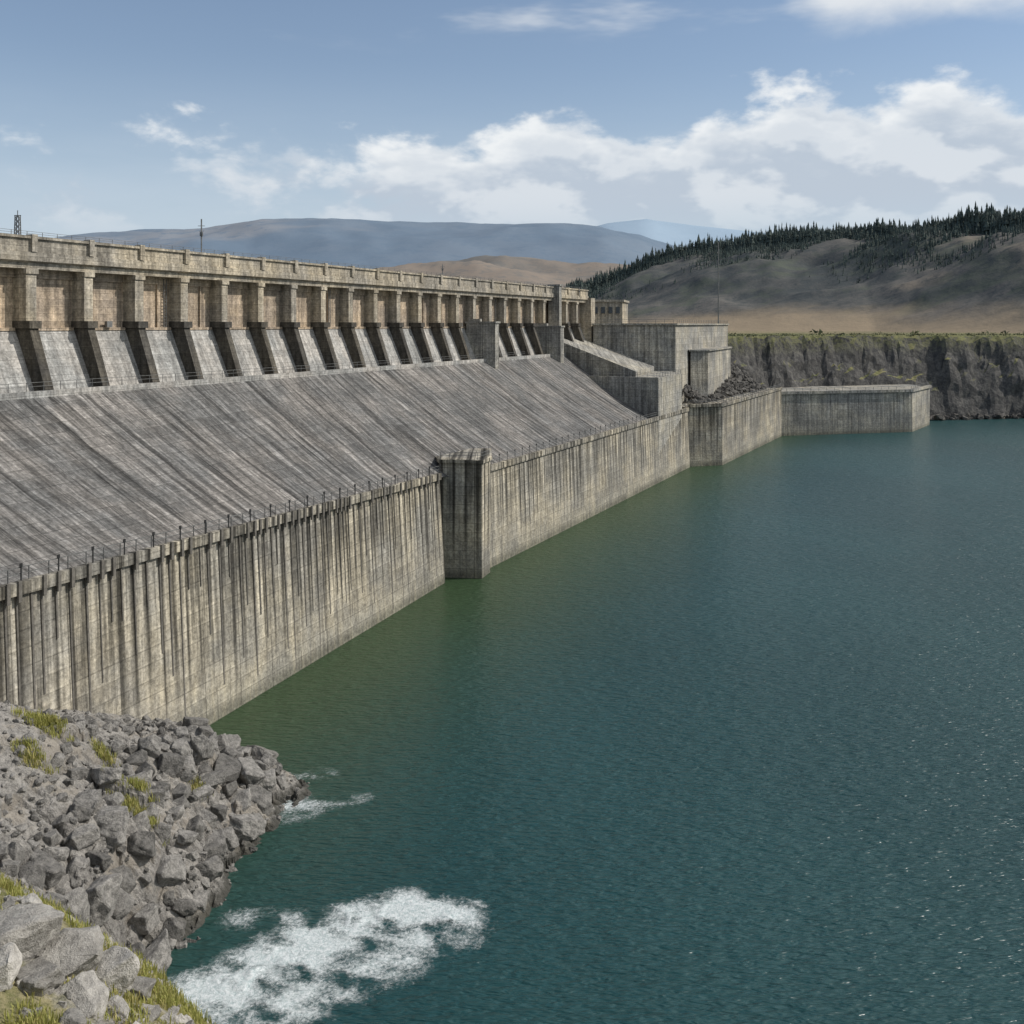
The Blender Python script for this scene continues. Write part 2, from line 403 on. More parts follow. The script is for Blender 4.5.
x,y=onwall(7.4,3.); pole('antenna_pole',x,y,1.2*H,3)
pole('antenna_pole',2.62*H,13*H,.9*H,46,.3)
# ------------------------------------------------------------------ ground / far bank
def ground_material():
    m,t,b,tc,geo=new_mat('far_ground'); pos=geo.outputs['Position']; s=t.sep(pos); nrm=t.sep(geo.outputs['Normal'])
    n1=t.noise(pos,.06,5,.7); n2=t.noise(pos,.5,5,.75); n3=t.noise(pos,.012,4,.6)
    rock=t.mix(t.ss(n2,.3,.7),(.048,.048,.049),(.15,.143,.132))
    rock=t.mix(t.ss(t.noise(t.map(pos,(1,1,.12)),.35,4,.7),.4,.65,0,.6),rock,(.06,.058,.056))
    grass=t.mix(t.ss(n2,.35,.65),(.10,.115,.045),(.25,.225,.11))
    far=t.mix(t.ss(n3,.35,.6),(.32,.25,.165),(.22,.185,.12))
    top=t.mix(t.ss(s[1],12.5*H,15*H),grass,far)
    c=t.mix(t.ss(t.m('ADD',nrm[2],t.m('MULTIPLY',t.m('SUBTRACT',n1,.5),.5)),.62,.85),rock,top)
    c=t.mix(t.m('MULTIPLY',t.ss(s[2],.66*H,.86*H),t.ss(n2,.4,.6,0,.7)),c,(.13,.13,.055))
    c=t.mix(t.ss(t.m('ADD',s[2],t.m('MULTIPLY',n2,2)),1.2,2.6,.75,0),c,(.30,.27,.22))
    t.l.new(c,b.inputs['Base Color']); b.inputs['Roughness'].default_value=.95; b.inputs['Specular IOR Level'].default_value=.15
    t.l.new(t.bump(t.m('ADD',n2,n1),1,.8),b.inputs['Normal'])
    return m
shore=[(-9,-9,-1,-.4),(-4.2,-3.4,-1,-.1),(-3.,-.5,-1,0),(-1.85,2.9,-1,.15),(-.5,6.2,-.9,.5),(.2,7.8,-.6,1),(1.5,9.15,-.2,1),(2.1,9.75,-.05,1),(3.2,10.35,0,1),(4.3,10.75,.05,1),(6,11.1,.1,1),(9,11.4,.2,1),(14,11.,.4,1),(25,8,.8,.8),(45,-5,1,.2),(60,-30,1,0)]
d=np.r_[0,np.cumsum(np.hypot(*np.diff(np.array(shore)[:,:2],axis=0).T))]
tt=np.concatenate([np.linspace(0,18,40),np.linspace(18.1,50,700),np.linspace(50.5,d[-1],60)])
Q=np.stack([np.interp(tt,d,np.array(shore,float)[:,k]) for k in range(4)],-1)
ds=[0,.02,.04,.06,.08,.1,.12,.14,.16,.18,.2,.23,.26,.3,.34,.38,.42,.48,.55,.65,.8,1,1.3,1.7,2.2,3,4,6,9,14,25,50,100,200,400]
V=np.zeros((len(ds),len(Q),3))
for j,q in enumerate(Q):
    L=math.hypot(q[2],q[3]); ox,oy=q[2]/L,q[3]/L
    wig=.13*nz(q[0]*1.1,q[1]*1.1,3.3,4)+.05*nz(q[0]*5,q[1]*5,8,3)
    top_=.885+.018*nz(q[0]*.9,q[1]*.9,12,3)
    for i,dd in enumerate(ds):
        x=q[0]+ox*dd; y=q[1]+oy*dd
        f=min(1,max(0,dd+wig*min(1,dd*6))/ .42)
        prof=np.interp(f,[0,.08,.3,.45,.75,.9,1],[-.05,.10,.42,.50,.80,.87,top_ if dd<3 else .885])
        n=nz(x*3,y*3,prof*4,5)*.07*math.sin(math.pi*min(1,f))+ nz(x*11,y*11,prof*11,3)*.02*(1 if 0<f<1 else .15)
        if dd>1: n=.02*nz(x*.7,y*.7,5,3)
        off=nz(x*4+9,y*4,prof*6,4)*.05*(1 if dd<.6 else 0)
        V[i,j]=((x+ox*off)*H,(y+oy*off)*H,(prof+n)*H)
V[0,:,2]=-3
np_mesh('ground',V.reshape(-1,3),grid_faces(len(ds),len(Q)),ground_material(),smooth=False)
# ------------------------------------------------------------------ hills
def hill_mat(name,dark,mid,light,scale,lf=.5,bumpd=3,lfw=.12,low=None,green=None):
    m,t,b,tc,geo=new_mat(name); pos=geo.outputs['Position']
    n1=t.noise(pos,scale,6,.68); n2=t.noise(pos,scale*9,5,.75); n3=t.noise(t.map(pos,(1,1,2.5)),scale*.45,4,.6,.5)
    c=t.mix(t.ss(t.m('ADD',t.m('MULTIPLY',n1,.6),t.m('MULTIPLY',n2,.4)),.42,.56),dark,mid)
    c=t.mix(t.ss(n3,lf,lf+lfw),c,light)
    if green: c=t.mix(t.ss(t.noise(pos,scale*2.2,4,.7),.48,.62,0,.7),c,green)
    c=t.mix(t.ss(n2,.50,.64,0,.75),c,dark)
    if low:
        z=t.sep(pos)[2]
        zf=t.m('ADD',z,t.m('MULTIPLY',t.m('SUBTRACT',n1,.5),low[1]*2.6))
        c=t.mix(t.ss(zf,low[0],low[0]+low[1],.9,0),c,low[2])
    t.l.new(c,b.inputs['Base Color']); b.inputs['Roughness'].default_value=1; b.inputs['Specular IOR Level'].default_value=0
    t.l.new(t.bump(t.m('ADD',n1,t.m('MULTIPLY',n2,.4)),1,bumpd),b.inputs['Normal'])
    return m
def hill(name,crest,toe,back,mat,nx,ny,amp,freq,zt=.88,power=1.0):
    C=np.array([((a-512)/1024*D,D,1+(325-b)/1024*D) for a,b,D in crest])
    s=np.r_[0,np.cumsum(np.hypot(C[1:,0]-C[:-1,0],C[1:,1]-C[:-1,1]))]
    tq=np.linspace(0,s[-1],nx); Cx=[np.interp(tq,s,C[:,k]) for k in range(3)]
    V=np.zeros((ny,nx,3)); 
    for j in range(nx):
        cx,cy,cz=Cx[0][j],Cx[1][j],Cx[2][j]
        for i in range(ny):
            f=i/(ny-1)*1.5
            if f<=1:
                yy=cy+(toe-1)*cy*(1-f); xx=cx*(yy/cy)**.85 if cy else cx
                g=f**power; z=zt+(cz-zt)*(math.sin(g*math.pi/2)**1.15)
            else:
                g=(f-1)/.5; yy=cy*(1+(back-1)*g); xx=cx*(1+(back-1)*g*.6); z=cz-(cz-zt)*(g**1.6)*.9
            e=nz(xx*freq,yy*freq,2.2,6)*amp*math.sin(math.pi*min(f,1.4)/1.5)
            rr=abs(nz(xx*freq*.5+4,yy*freq*.5,7,4))*amp*1.2*math.sin(math.pi*min(f,1)) 
            V[i,j]=(xx*H,yy*H,(z+e-rr)*H-.3)
    np_mesh(name,V.reshape(-1,3),grid_faces(ny,nx),mat,smooth=True); return V
hv=hill('pine_hill',[(520,318,30),(570,298,33),(610,284,34),(650,270,33),(690,259,32),(760,249,30),(850,245,28),(900,240,26),(960,233,24),(1024,225,22),(1150,208,20),(1400,200,18),(1800,240,15),(2400,318,14)],.62,1.5,
   hill_mat('scrub_hill',(.075,.083,.085),(.15,.142,.13),(.29,.24,.185),.006,.54,2.5,.1,low=(1.0*H,.45*H,(.33,.26,.18)),green=(.10,.112,.09)),260,110,.30,.45)  # dark scrub tones lifted, haze painted into the colour
hill('brown_hill',[(250,300,36),(380,270,42),(440,262,46),(520,262,48),(600,263,48),(680,268,50),(760,280,55),(900,300,60)],.6,1.5,
   hill_mat('dry_grass_hill',(.17,.165,.155),(.25,.21,.175),(.31,.26,.21),.004,.52,2),160,60,.35,.25)  # darkest tone brightened to carry haze in the colour
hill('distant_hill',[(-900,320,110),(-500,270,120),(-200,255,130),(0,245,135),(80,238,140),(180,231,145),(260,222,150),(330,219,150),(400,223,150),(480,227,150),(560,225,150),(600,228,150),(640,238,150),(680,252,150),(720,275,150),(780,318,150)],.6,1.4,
   hill_mat('hazy_blue_hill',(.15,.20,.26),(.18,.225,.28),(.24,.26,.29),.0011,.54,4),240,60,.8,.06)  # aerial haze painted in as bluish base colours
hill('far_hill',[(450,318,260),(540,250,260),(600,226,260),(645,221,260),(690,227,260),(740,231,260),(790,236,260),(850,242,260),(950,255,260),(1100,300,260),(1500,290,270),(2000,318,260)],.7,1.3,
   hill_mat('far_hazy_hill',(.31,.40,.49),(.33,.42,.51),(.36,.43,.51),.0006,.56,1),160,40,.8,.03)  # paler blue base colours stand in for distance haze
# ------------------------------------------------------------------ conifers on the hill (one mesh)
def conifer_mass():
    tv=[];tf=[]
    def tree(x,y,z,hh,rng):
        w=hh*rng.uniform(.15,.21); L=6; n=6
        base=len(tv); 
        tv.extend([(x-.15,y,z-2),(x+.15,y,z-2),(x,y+.2,z-2),(x,y,z+hh*.9)]); tf.extend([(base,base+1,base+3),(base+1,base+2,base+3),(base+2,base,base+3)])
        lx,ly=rng.uniform(-.03,.03)*hh,rng.uniform(-.03,.03)*hh
        for l in range(L):
            f=l/L; zc=z+hh*(.08+.92*f); r=w*(1-f)**.85*rng.uniform(.75,1.15); ztop=zc+hh*.27*(1-f*.3); b=len(tv)
            ztop=min(ztop,z+hh)
            tv.append((x+lx*f,y+ly*f,ztop)); a0=rng.uniform(0,6)
            for k in range(n):
                a=a0+2*math.pi*k/n; rr=r*rng.uniform(.55,1.2)
                tv.append((x+lx*f+rr*math.cos(a),y+ly*f+rr*math.sin(a),zc-rng.uniform(0,.05)*hh))
            for k in range(n): tf.append((b,b+1+k,b+1+(k+1)%n))
    rng=random.Random(3)
    ny,nx,_=hv.shape; ic=int((ny-1)/1.5)
    j=nx*.08
    def P(i,j):
        ji=int(j); ii=int(max(0,min(ny-2,i)));fj=j-ji;fi=min(1,max(0,i-ii))
        j2=min(nx-1,ji+1); i2=min(ny-1,ii+1)
        return (hv[ii,ji]*(1-fj)+hv[ii,j2]*fj)*(1-fi)+(hv[i2,ji]*(1-fj)+hv[i2,j2]*fj)*fi
    while j<nx*.82:
        for k in range(4):
            p=P(ic+rng.uniform(-9,2.5),j+rng.uniform(-.3,.3))
            tree(p[0],p[1],p[2],rng.uniform(11,18)*(1.35 if rng.random()<.12 else 1),rng)
        j+=.135
    for r in range(12000):
        j=rng.uniform(nx*.06,nx*.8); f=rng.random()**.6; i=ic*(.40+.60*f)
        p=P(i,j)
        if nz(p[0]*.008,p[1]*.008,9,3)< -.42+ (1-i/ic)*1.1: continue
        tree(p[0],p[1],p[2]-1,rng.uniform(4,10)*(.6+.6*f),rng)
    return tv,tf
tv,tf=conifer_mass()
M_con=simple('conifer_foliage',(.06,.08,.07),.95,0,.45,.15)
np_mesh('distant_pine_trees',tv,tf,M_con)
# ------------------------------------------------------------------ near terrain (thin-plate interpolation)
ctl=[(-.875,1.75,.335),(-.785,1.95,.222),(-.638,2.2,.115),(-.52,2.2,.05),(-.457,2.156,.0),(-.50,2.32,-.02),(-.62,2.42,-.03),(-.9,2.2,.16),(-.75,2.5,-.02),(-.95,2.0,.25),
(-.664,1.65,.165),(-.548,1.8,.07),(-.8,1.6,.27),(-.72,1.4,.26),(-.505,1.845,.0),(-.561,1.588,.0),(-.604,1.5,.085),(-.66,1.45,.19),(-.47,2.0,.0),(-.56,2.0,.085),(-.66,2.0,.165),(-.7,1.8,.2),
(-.56,1.1,.40),(-.486,1.1,.362),(-.4065,1.15,.262),(-.356,1.15,.215),(-.62,1.3,.25),(-.52,1.35,.1),(-.47,1.45,-.03),(-.33,1.33,-.04),(-.27,1.2,.08),
(-.45,.9,.40),(-.382,.95,.355),(-.47,.6,.52),(0,0,.92),(0,.5,.48),(0,.9,.18),(0,1.25,-.06),(.5,.5,.35),(.5,1.0,-.05),(1,0,.55),(1,.7,-.05),(2,0,.1),(2,-.8,.3),(2,.4,-.1),(-1,0,.85),(-1,1,.55),(-1.3,1.3,.45),(-1.2,.5,.7),(0,-1,.95),(-1,-1,.95),(1,-1,.8),
(-.3,2.0,-.12),(-.1,1.6,-.12),(0,2.4,-.12),(.8,2.,-.12),(2,1.5,-.12),(2,2.6,-.12),(-.3,2.7,-.12),(.6,1.4,-.12),(-1.5,2.5,.3),(-1.5,1.8,.4)]
C=np.array(ctl)
def tps(C,lam=1e-4):
    n=len(C); r=np.hypot(C[:,None,0]-C[None,:,0],C[:,None,1]-C[None,:,1]); K=np.where(r>0,r*r*np.log(r+1e-12),0)+lam*np.eye(n)
    Pm=np.c_[np.ones(n),C[:,:2]]; A_=np.zeros((n+3,n+3)); A_[:n,:n]=K;A_[:n,n:]=Pm;A_[n:,:n]=Pm.T
    return np.linalg.solve(A_,np.r_[C[:,2],0,0,0])
W=tps(C)
def tz(X,Y):
    r=np.hypot(X[...,None]-C[:,0],Y[...,None]-C[:,1]); K=np.where(r>0,r*r*np.log(r+1e-12),0)
    return K@W[:-3]+W[-3]+W[-2]*X+W[-1]*Y
xs=np.concatenate([np.arange(-1.7,-1.02,.03),np.arange(-1.02,-.25,.0036),np.arange(-.25,2.3,.03)])
ys=np.concatenate([np.arange(-1.2,.7,.03),np.arange(.7,1.3,.006),np.arange(1.3,2.4,.0042),np.arange(2.4,2.75,.02)])
X,Y=np.meshgrid(xs,ys); Z=np.zeros_like(X)
for i in range(len(ys)): Z[i]=tz(X[i],Y[i])
Ap=np.array(A)
wx=np.interp(Y,Ap[:,1],Ap[:,0])
Z=np.where(X<wx-.08,np.minimum(Z,.30),Z)
def blocky(x,y,sc,amp,tilt,seed):
    d,p=noise.voronoi(Vector((x*sc,y*sc,seed)))
    q=p[0]; r=noise.cell_vector(q*7.13)
    crack=min(.22,d[1]-d[0])/.22
    crack=crack*(2-crack)
    return (r.x-.5)*amp + ((x*sc-q.x)*(r.y-.5)+(y*sc-q.y)*(r.z-.5))*tilt - (1-crack)*amp*.5
def rocky(x,y,k):
    wxx=x+nz(x*9,y*9,4,2)*.012; wyy=y+nz(x*9,y*9,8,2)*.012
    a=nz(x*7,y*7,1,4)*.018
    b=blocky(wxx,wyy*.85,13,.028,.022,0)+blocky(wxx,wyy,36,.008,.007,3)+blocky(x,y,90,.003,.002,5)
    return a+b*k+nz(x*60,y*60,2,3)*.0015
def zz_at(x,y,z):
    k=1.0; g=1.0
    if y<1.32 and not (x<-.6 and y>1.25): k=.25; g=.4
    if y<.8: k=.5
    if x<-.72: k*=max(.22,1+(x+.72)*7)
    return z+rocky(x,y,k)*g+.004
ZZ=np.array([[zz_at(X[i,j],Y[i,j],Z[i,j]) if Z[i,j]>-.08 else Z[i,j] for j in range(X.shape[1])] for i in range(X.shape[0])])
def bank_mat():
    m,t,b,tc,geo=new_mat('rocky_bank'); pos=geo.outputs['Position']; s=t.sep(pos); nz_=t.sep(geo.outputs['Normal'])[2]
    n1=t.noise(pos,.25,4,.7); n2=t.noise(pos,1.3,5,.8); n3=t.noise(pos,7,3,.8); vo=t.vor(pos,2.6)
    c=t.mix(t.ss(n2,.32,.68),(.12,.114,.106),(.36,.34,.31))
    c=t.mix(t.ss(n3,.35,.7,0,.6),c,(.42,.395,.36))
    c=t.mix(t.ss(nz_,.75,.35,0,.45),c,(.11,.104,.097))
    c=t.mix(t.ss(n1,.5,.62,0,.4),c,(.31,.265,.205))
    g=t.mix(t.ss(n2,.35,.65),(.13,.135,.04),(.30,.26,.13))
    gm=t.m('MULTIPLY',t.ss(s[1],1.34*H,1.22*H),t.ss(n1,.40,.55,0,.85))
    c=t.mix(gm,c,g)
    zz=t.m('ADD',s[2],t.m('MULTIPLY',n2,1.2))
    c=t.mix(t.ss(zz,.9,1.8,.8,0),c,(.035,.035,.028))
    t.l.new(c,b.inputs['Base Color']); b.inputs['Roughness'].default_value=.95; b.inputs['Specular IOR Level'].default_value=.2
    t.l.new(t.bump(t.m('ADD',t.m('ADD',n2,n3),vo),.9,.2),b.inputs['Normal'])
    return m
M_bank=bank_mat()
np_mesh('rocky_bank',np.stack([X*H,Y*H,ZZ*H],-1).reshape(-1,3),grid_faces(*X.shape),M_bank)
def rock_template(seed):
    rng=random.Random(seed); bm=bmesh.new(); bmesh.ops.create_cube(bm,size=2)
    for k in range(rng.choice((8,10,13))):
        n=Vector([rng.gauss(0,1) for _ in range(3)]).normalized(); dd=rng.uniform(.76,1.0)
        r=bmesh.ops.bisect_plane(bm,geom=bm.verts[:]+bm.edges[:]+bm.faces[:],plane_co=n*dd,plane_no=n,clear_outer=True)
        ed=[e for e in r['geom_cut'] if isinstance(e,bmesh.types.BMEdge)]
        if ed: 
            try: bmesh.ops.contextual_create(bm,geom=ed)
            except Exception: pass
    bmesh.ops.bevel(bm,geom=list(bm.edges),offset=.12,segments=3,profile=.5,affect='EDGES')
    bmesh.ops.triangulate(bm,faces=bm.faces)
    for _ in range(2):
        bmesh.ops.subdivide_edges(bm,edges=[e for e in bm.edges if e.calc_length()>.4],cuts=1)
        bmesh.ops.triangulate(bm,faces=bm.faces)
    for v in bm.verts: v.co+=v.co.normalized()*(noise.fractal(v.co*1.7+Vector((seed,0,0)),1,2,5)*.12)
    bm.verts.index_update()
    vs=np.array([v.co[:] for v in bm.verts]); fs=[tuple(v.index for v in f.verts) for f in bm.faces]; bm.free(); return vs,fs
T=[rock_template(i) for i in range(24)]
def rocks(name,items,mat):
    VV=[];FF=[];o=0
    for (x,y,z,r,sq) in items:
        vs,fs=random.choice(T)
        R=np.array(Matrix.Rotation(random.uniform(0,6.28),3,'Z')@Matrix.Rotation(random.uniform(-.5,.5),3,'X')@Matrix.Rotation(random.uniform(-.5,.5),3,'Y'))
        s=np.array([r*random.uniform(.85,1.25),r*random.uniform(.75,1.1),r*random.uniform(.65,.95)*sq])
        VV.append((vs*s)@R.T+np.array([x,y,z])); FF+= [tuple(i+o for i in f) for f in fs]; o+=len(vs)
    return np_mesh(name,np.concatenate(VV),FF,mat)
def rock_mat(name,c0,c1,bs=.15):
    m,t,b,tc,geo=new_mat(name); pos=geo.outputs['Position']; isl=geo.outputs['Random Per Island']
    n2=t.noise(pos,1.8,5,.8); n3=t.noise(pos,8,3,.8)
    c=t.mix(t.ss(n2,.3,.7),c0,c1)
    c=t.mix(t.ss(n3,.5,.75,0,.5),c,tuple(min(1,x*1.4) for x in c1))
    mul=t.n.new('ShaderNodeVectorMath'); mul.operation='SCALE'; t.l.new(c,mul.inputs[0]); t.l.new(t.ss(isl,0,1,.6,1.15),mul.inputs['Scale'])
    t.l.new(mul.outputs[0],b.inputs['Base Color']); b.inputs['Roughness'].default_value=.9; b.inputs['Specular IOR Level'].default_value=.25
    t.l.new(t.bump(t.m('ADD',n2,n3),.9,bs),b.inputs['Normal']); return m
def hat(x,y): 
    return zz_at(x,y,float(tz(np.array([x]),np.array([y]))[0]))
rng=random.Random(5)
big=[]
def place(n,xr,yr,r0,r1,test,mind,lift=.25):
    out=[];tries=0
    while len(out)<n and tries<n*40:
        tries+=1
        x=rng.uniform(*xr); y=rng.uniform(*yr)
        if x<np.interp(y,Ap[:,1],Ap[:,0])+.04 or not test(x,y): continue
        r=r0+(r1-r0)*rng.random()**1.6
        if any((x-b[0])**2+(y-b[1])**2<((r+b[2])*mind)**2 for b in big): continue
        z=hat(x,y)
        if z<-.03: continue
        big.append((x,y,r)); out.append((x*H,y*H,z*H+r*H*lift,r*H,1.0))
    return out
ridge=lambda x,y: abs(x-(-.62-.12*(1.75-y)*.6))<.09
it =place(85,(-.77,-.46),(1.43,2.27),.017,.036,ridge,.78,.05)
it+=place(230,(-.86,-.45),(1.40,2.32),.006,.014,lambda x,y:ridge(x,y) or rng.random()<.25,.8,.1)
it+=place(1000,(-.98,-.43),(1.36,2.36),.002,.0055,lambda x,y:True,.5,.1)
rocks('boulders',it,rock_mat('grey_boulder',(.10,.096,.089),(.32,.303,.278)))
it=[]
for (px,Yd,r) in ((15,.985,1.4),(64,1.0,1.3),(108,1.02,.9),(138,1.04,.55),(-5,.93,1.0),(38,.95,.8),(88,.96,.8),(115,.97,.6),(150,1.0,.4),(30,1.06,.5),(70,.91,.6),(135,.94,.5)):
    x=(px-512)/1024*Yd; it.append((x*H,Yd*H,hat(x,Yd)*H+r*.1,r,.8))
for i in range(190):
    x=rng.uniform(-.6,-.32); y=rng.uniform(.9,1.2); it.append((x*H,y*H,hat(x,y)*H,rng.uniform(.07,.30),.9))
rocks('foreground_boulders',it,rock_mat('pale_boulder',(.24,.226,.205),(.46,.437,.397),.1))
items=[]
for q in Q:
    if q[0]<1.8 or q[0]>13: continue
    for k in range(5):
        items.append(((q[0]+rng.uniform(-.05,.05))*H,(q[1]+rng.uniform(-.05,.12))*H,rng.uniform(-.2,1.5),rng.uniform(.4,1.5),.9))
rocks('shore_rubble',items,rock_mat('dark_rubble',(.06,.057,.055),(.19,.175,.155)))
items=[]
for k in range(900):
    f=rng.random(); g=rng.random()
    x0=1.35+.95*f; y0=7.45+1.8*f
    x=x0-.25*g; y=y0+.30*g
    items.append((x*H,y*H,(.41+.24*g)*H+rng.uniform(-.4,.4),rng.uniform(.35,1.0),.9))
rocks('rubble_slope',items,rock_mat('grey_rubble',(.06,.057,.054),(.17,.16,.145)))
# ------------------------------------------------------------------ grass
def grass(name,spots,mat):
    V=[];F=[]
    for (x,y,z,hh) in spots:
        for k in range(8):
            a=rng.uniform(0,6.28); l=rng.uniform(.1,.7)*hh; w=.018+.016*rng.random(); bx=x+rng.gauss(0,.16); by=y+rng.gauss(0,.16)
            dx,dy=math.cos(a),math.sin(a); b=len(V); h1=hh*rng.uniform(.5,1.1)
            V+= [(bx-dy*w,by+dx*w,z-.1),(bx+dy*w,by-dx*w,z-.1),(bx+dx*l*.4+dy*w*.7,by+dy*l*.4-dx*w*.7,z+h1*.6),(bx+dx*l*.4-dy*w*.7,by+dy*l*.4+dx*w*.7,z+h1*.6),(bx+dx*l,by+dy*l,z+h1)]
            F+= [(b,b+1,b+2,b+3),(b+3,b+2,b+4)]
    np_mesh(name,V,F,mat)
def grass_mat():
    m,t,b,tc,geo=new_mat('dry_grass'); isl=geo.outputs['Random Per Island']
    n=t.noise(geo.outputs['Position'],.5,3)
    c=t.mix(isl,(.22,.25,.05),(.56,.48,.20)); c=t.mix(t.ss(n,.4,.6,0,.6),c,(.33,.34,.08))
    d=t.n.new('ShaderNodeBsdfTranslucent'); ms=t.n.new('ShaderNodeMixShader'); ms.inputs[0].default_value=.35
    t.l.new(c,b.inputs['Base Color']); b.inputs['Roughness'].default_value=.8; t.l.new(c,d.inputs[0])
    t.l.new(b.outputs[0],ms.inputs[1]); t.l.new(d.outputs[0],ms.inputs[2]); t.l.new(ms.outputs[0],m.node_tree.nodes['Material Output'].inputs[0])
    return m
sp_=[]
n=0
while n<11000:
    x=rng.uniform(-.66,-.25); y=rng.uniform(.78,1.34)
    n+=1
    if nz(x*12,y*12,6,3)<-.08+rng.uniform(-.1,.15)-(.3 if y>1.06 else -.10): continue
    z=hat(x,y)*H
    if z<2: continue
    sp_.append((x*H,y*H,z,rng.uniform(.12,.45)))
for (cx,cy,rr,nn) in ((-.645,1.76,.022,130),(-.655,1.80,.012,70),(-.825,1.80,.022,200),(-.74,1.86,.013,60),(-.80,1.7,.018,80),(-.60,1.95,.010,30),(-.58,1.30,.03,260)):
    for k in range(nn):
        x=cx+rng.gauss(0,rr*.8); y=cy+rng.gauss(0,rr*.5); sp_.append((x*H,y*H,hat(x,y)*H+rng.uniform(0,.4),rng.uniform(.2,.5)))
grass('grass',sp_,grass_mat())
sv=[];sf=[]
for q in Q:
    if q[0]<1.6 or q[0]>14: continue
    L=math.hypot(q[2],q[3])
    for k in range(4):
        dd=rng.uniform(.3,1.3); x=(q[0]+q[2]/L*dd+rng.uniform(-.03,.03))*H; y=(q[1]+q[3]/L*dd)*H; r=rng.uniform(.3,.9)*(2 if rng.random()<.06 else 1)
        for c in range(9):
            px,py,pz=x+rng.gauss(0,r*.6),y+rng.gauss(0,r*.6),.885*H+rng.uniform(-.1,1)*r
            b=len(sv); 
            for e in range(3): sv.append((px+rng.gauss(0,r*.4),py+rng.gauss(0,r*.4),pz+rng.gauss(0,r*.35)))
            sf.append((b,b+1,b+2))
np_mesh('shrubs',sv,sf,simple('shrub_foliage',(.09,.10,.045),.9,0,.5,.3))
# ------------------------------------------------------------------ water
def water_mat():
    m,t,b,tc,geo=new_mat('lake_water'); pos=geo.outputs['Position']; s=t.sep(pos)
    dw=t.m('SUBTRACT',t.m('MULTIPLY',s[0],.92),t.m('MULTIPLY',t.m('SUBTRACT',s[1],2.58*H),.39))
    dw=t.m('ADD',dw,.748*H*.92)
    big=t.noise(t.map(pos,(1,.5,1)),.03,3)
    dw=t.m('ADD',dw,t.m('MULTIPLY',big,10))
    c=t.mix(t.ss(big,.35,.65),(.014,.052,.055),(.018,.063,.066))
    c=t.mix(t.ss(dw,4,42,.8,0),c,(.042,.068,.024))
    t.l.new(c,b.inputs['Base Color']); b.inputs['Roughness'].default_value=.30; b.inputs['IOR'].default_value=1.33
    w1=t.noise(t.map(pos,(.40,1.6,1),rot=(0,0,-.20)),1.6,2,.6,.3)
    w2=t.noise(t.map(pos,(.6,1.3,1),rot=(0,0,.25)),.5,2,.5)
    hgt=t.m('ADD',t.m('MULTIPLY',w1,1.15),t.m('MULTIPLY',w2,.7))
    t.l.new(t.bump(hgt,1.0,.38),b.inputs['Normal'])
    return m
mb=MB(); mb.face([(-3*H,-60*H,0),(130*H,-60*H,0),(130*H,14*H,0),(-3*H,14*H,0)]); wat=mb.obj('water',water_mat())
# foam ---------------------------------------------------------------
def foam_mat():
    m,t,b,tc,geo=new_mat('white_water_foam'); pos=geo.outputs['Position']
    at_=t.n.new('ShaderNodeAttribute'); at_.attribute_name='foam'; a=at_.outputs['Fac']
    n1=t.noise(pos,.7,5,.75,.8); n2=t.noise(pos,3.6,5,.85,.5)
    q=t.m('ADD',t.m('MULTIPLY',n1,.75),t.m('MULTIPLY',n2,.95))
    al=t.ss(t.m('ADD',a,t.m('SUBTRACT',q,.90)),.22,.86,0,.95)
    c=t.mix(t.ss(n2,.35,.65),(.42,.51,.51),(.80,.83,.83))
    t.l.new(c,b.inputs['Base Color']); b.inputs['Roughness'].default_value=.6
    t.l.new(t.bump(t.m('ADD',n1,n2),.8,.15),b.inputs['Normal'])
    t.l.new(al,b.inputs['Alpha']); return m
M_foam=foam_mat()
def foam_sheet(name,lines,x0,x1,y0,y1,st,amp,ang=.8):
    xs=np.arange(x0,x1,st); ys=np.arange(y0,y1,st); X,Y=np.meshgrid(xs,ys); D=np.zeros_like(X)
    for (ax,ay,bx,by,ra,rb,wt) in lines:
        dx,dy=bx-ax,by-ay; tt=np.clip(((X-ax)*dx+(Y-ay)*dy)/(dx*dx+dy*dy),0,1)
        d=np.hypot(X-ax-tt*dx,Y-ay-tt*dy)/(ra+(rb-ra)*tt); D=np.maximum(D,np.clip(1-d,0,1)**.6*wt)
    Zf=np.zeros_like(X); ca,sa=math.cos(ang),math.sin(ang)
    for i in range(X.shape[0]):
        for j in range(X.shape[1]):
            if D[i,j]>0:
                x,y=X[i,j],Y[i,j]; x+=nz(x*15,y*15,3,3)*.02; y+=nz(x*15,y*15,9,3)*.02
                u=x*ca+y*sa; v_=-x*sa+y*ca
                n=nz(x*26,y*26,1,4); v=noise.voronoi(Vector((u*30,v_*15,0)))[0]; cell=min(.8,v[0])
                Zf[i,j]=(n*.4+(.55-cell)*.9)*amp*D[i,j]
                D[i,j]*=.92+n*.35+(cell-.42)*1.0
    V=np.stack([X*H,Y*H,.03+np.maximum(Zf,-.0)],-1).reshape(-1,3)
    o=np_mesh(name,V,grid_faces(*X.shape),M_foam,smooth=True)
    at_=o.data.attributes.new('foam','FLOAT','POINT'); at_.data.foreach_set('value',D.ravel().astype(np.float32)); return o
foam_sheet('white_water_foam',[(-.50,1.47,-.418,1.555,.10,.10,1.0),(-.418,1.555,-.317,1.665,.10,.095,1.0),(-.317,1.665,-.195,1.755,.095,.08,1.0),(-.195,1.755,-.10,1.735,.08,.075,.9),(-.42,1.44,-.24,1.58,.08,.09,.65),(-.24,1.58,-.10,1.70,.09,.09,.65),(-.46,1.72,-.35,1.73,.05,.06,.45)],-.66,.08,1.25,1.98,.004,.4)
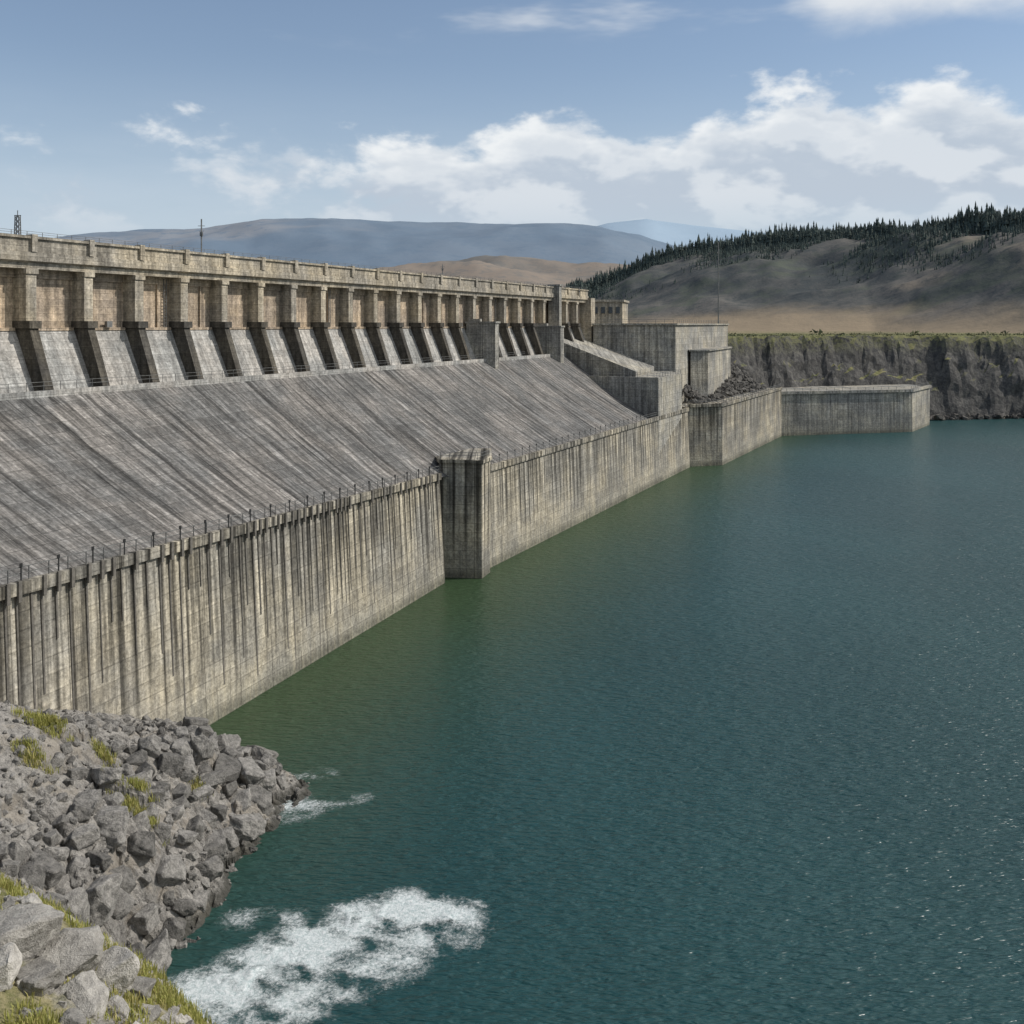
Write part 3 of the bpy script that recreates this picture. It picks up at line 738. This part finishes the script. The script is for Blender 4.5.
foam_sheet('shore_foam',[(-.49,2.10,-.41,2.13,.08,.07,.60),(-.41,2.13,-.32,2.17,.07,.05,.42),(-.48,2.27,-.40,2.28,.05,.05,.36)],-.6,-.2,2.0,2.42,.005,.15)
# ------------------------------------------------------------------ sun, sky
az=math.radians(84); el=math.radians(41)
sd=Vector((math.sin(az)*math.cos(el),math.cos(az)*math.cos(el),math.sin(el)))
L=bpy.data.lights.new('sun','SUN'); L.energy=3.7; L.angle=math.radians(.5); L.color=(1,.95,.88)
so=bpy.data.objects.new('sun',L); so.rotation_euler=sd.to_track_quat('Z','Y').to_euler(); scene.collection.objects.link(so)
w=bpy.data.worlds.new('World'); scene.world=w; w.use_nodes=True
t=NT(w.node_tree); bg=w.node_tree.nodes['Background']
sky=t.n.new('ShaderNodeTexSky'); sky.sky_type='NISHITA'; sky.sun_disc=False; sky.sun_elevation=el; sky.sun_rotation=az; sky.altitude=500; sky.air_density=1.0; sky.dust_density=1.0; sky.ozone_density=1.2
tc=t.n.new('ShaderNodeTexCoord'); dr=tc.outputs['Generated']; s=t.sep(dr)
hyp=t.m('SQRT',t.m('ADD',t.m('MULTIPLY',s[0],s[0]),t.m('MULTIPLY',s[1],s[1])))
azn=t.m('ARCTAN2',s[0],s[1]); eln=t.m('ARCTAN2',s[2],hyp)
cb=t.n.new('ShaderNodeCombineXYZ'); t.l.new(azn,cb.inputs[0]); t.l.new(t.m('MULTIPLY',eln,1.9),cb.inputs[1]); cv=cb.outputs[0]
n1=t.noise(t.map(cv,(1,1,1),(.13,.02,0)),9,7,.56,.1); n2=t.noise(t.map(cv,(1,1,1),(.105,-.03,0)),9,4,.56,.1); n3=t.noise(t.map(cv,(1,2.2,1),(5,2,0)),3.0,5,.6)
topel=t.ss(azn,-.32,.42,.180,.222)
elw=t.m('SUBTRACT',eln,t.m('MULTIPLY',t.m('SUBTRACT',n1,.5),.18))
band=t.m('MULTIPLY',t.ss(eln,.06,.13),t.ss(elw,topel,t.m('SUBTRACT',topel,.026)))
side=t.ss(azn,-.30,.04,-.06,.26)
cmask=t.m('MULTIPLY',t.ss(t.m('ADD',n1,side),.45,.62),band)
upper=t.m('MULTIPLY',t.ss(t.m('ADD',n3,t.ss(azn,.24,.36,0,.45)),.54,.80),t.ss(t.m('ADD',eln,t.m('MULTIPLY',n1,.06)),.285,.325,0,.92))
haze=t.m('MULTIPLY',t.ss(n3,.30,.70,.5,.85),t.ss(eln,.26,.05))
lit=t.ss(t.m('SUBTRACT',n1,n2),-.05,.09)
edge=t.ss(t.m('SUBTRACT',topel,elw),.06,.01)
lit=t.m('ADD',t.m('MULTIPLY',lit,.5),t.m('MULTIPLY',edge,.7),clamp=True)
ccol=t.mix(lit,(5.1,5.8,6.7),(9.0,9.2,9.3))
tint=t.mix(1.0,sky.outputs[0],(1.02,1.07,1.10),'MULTIPLY')
c=t.mix(t.ss(eln,.6,.1,0,.22),tint,(5.2,5.9,6.8))
c=t.mix(haze,c,(5.6,6.45,7.4))
c=t.mix(t.m('MULTIPLY',cmask,.92),c,ccol)
c=t.mix(upper,c,(7.9,8.2,8.5))
t.l.new(c,bg.inputs['Color']); bg.inputs['Strength'].default_value=.1
# ------------------------------------------------------------------ camera
cam=bpy.data.cameras.new('camera'); co=bpy.data.objects.new('camera',cam); scene.collection.objects.link(co)
co.location=(0,0,H); co.rotation_euler=(math.radians(90),0,0)
cam.lens=36; cam.sensor_width=36; cam.shift_y=-(512-325)/1024; cam.clip_end=40000; cam.clip_start=.5
scene.camera=co
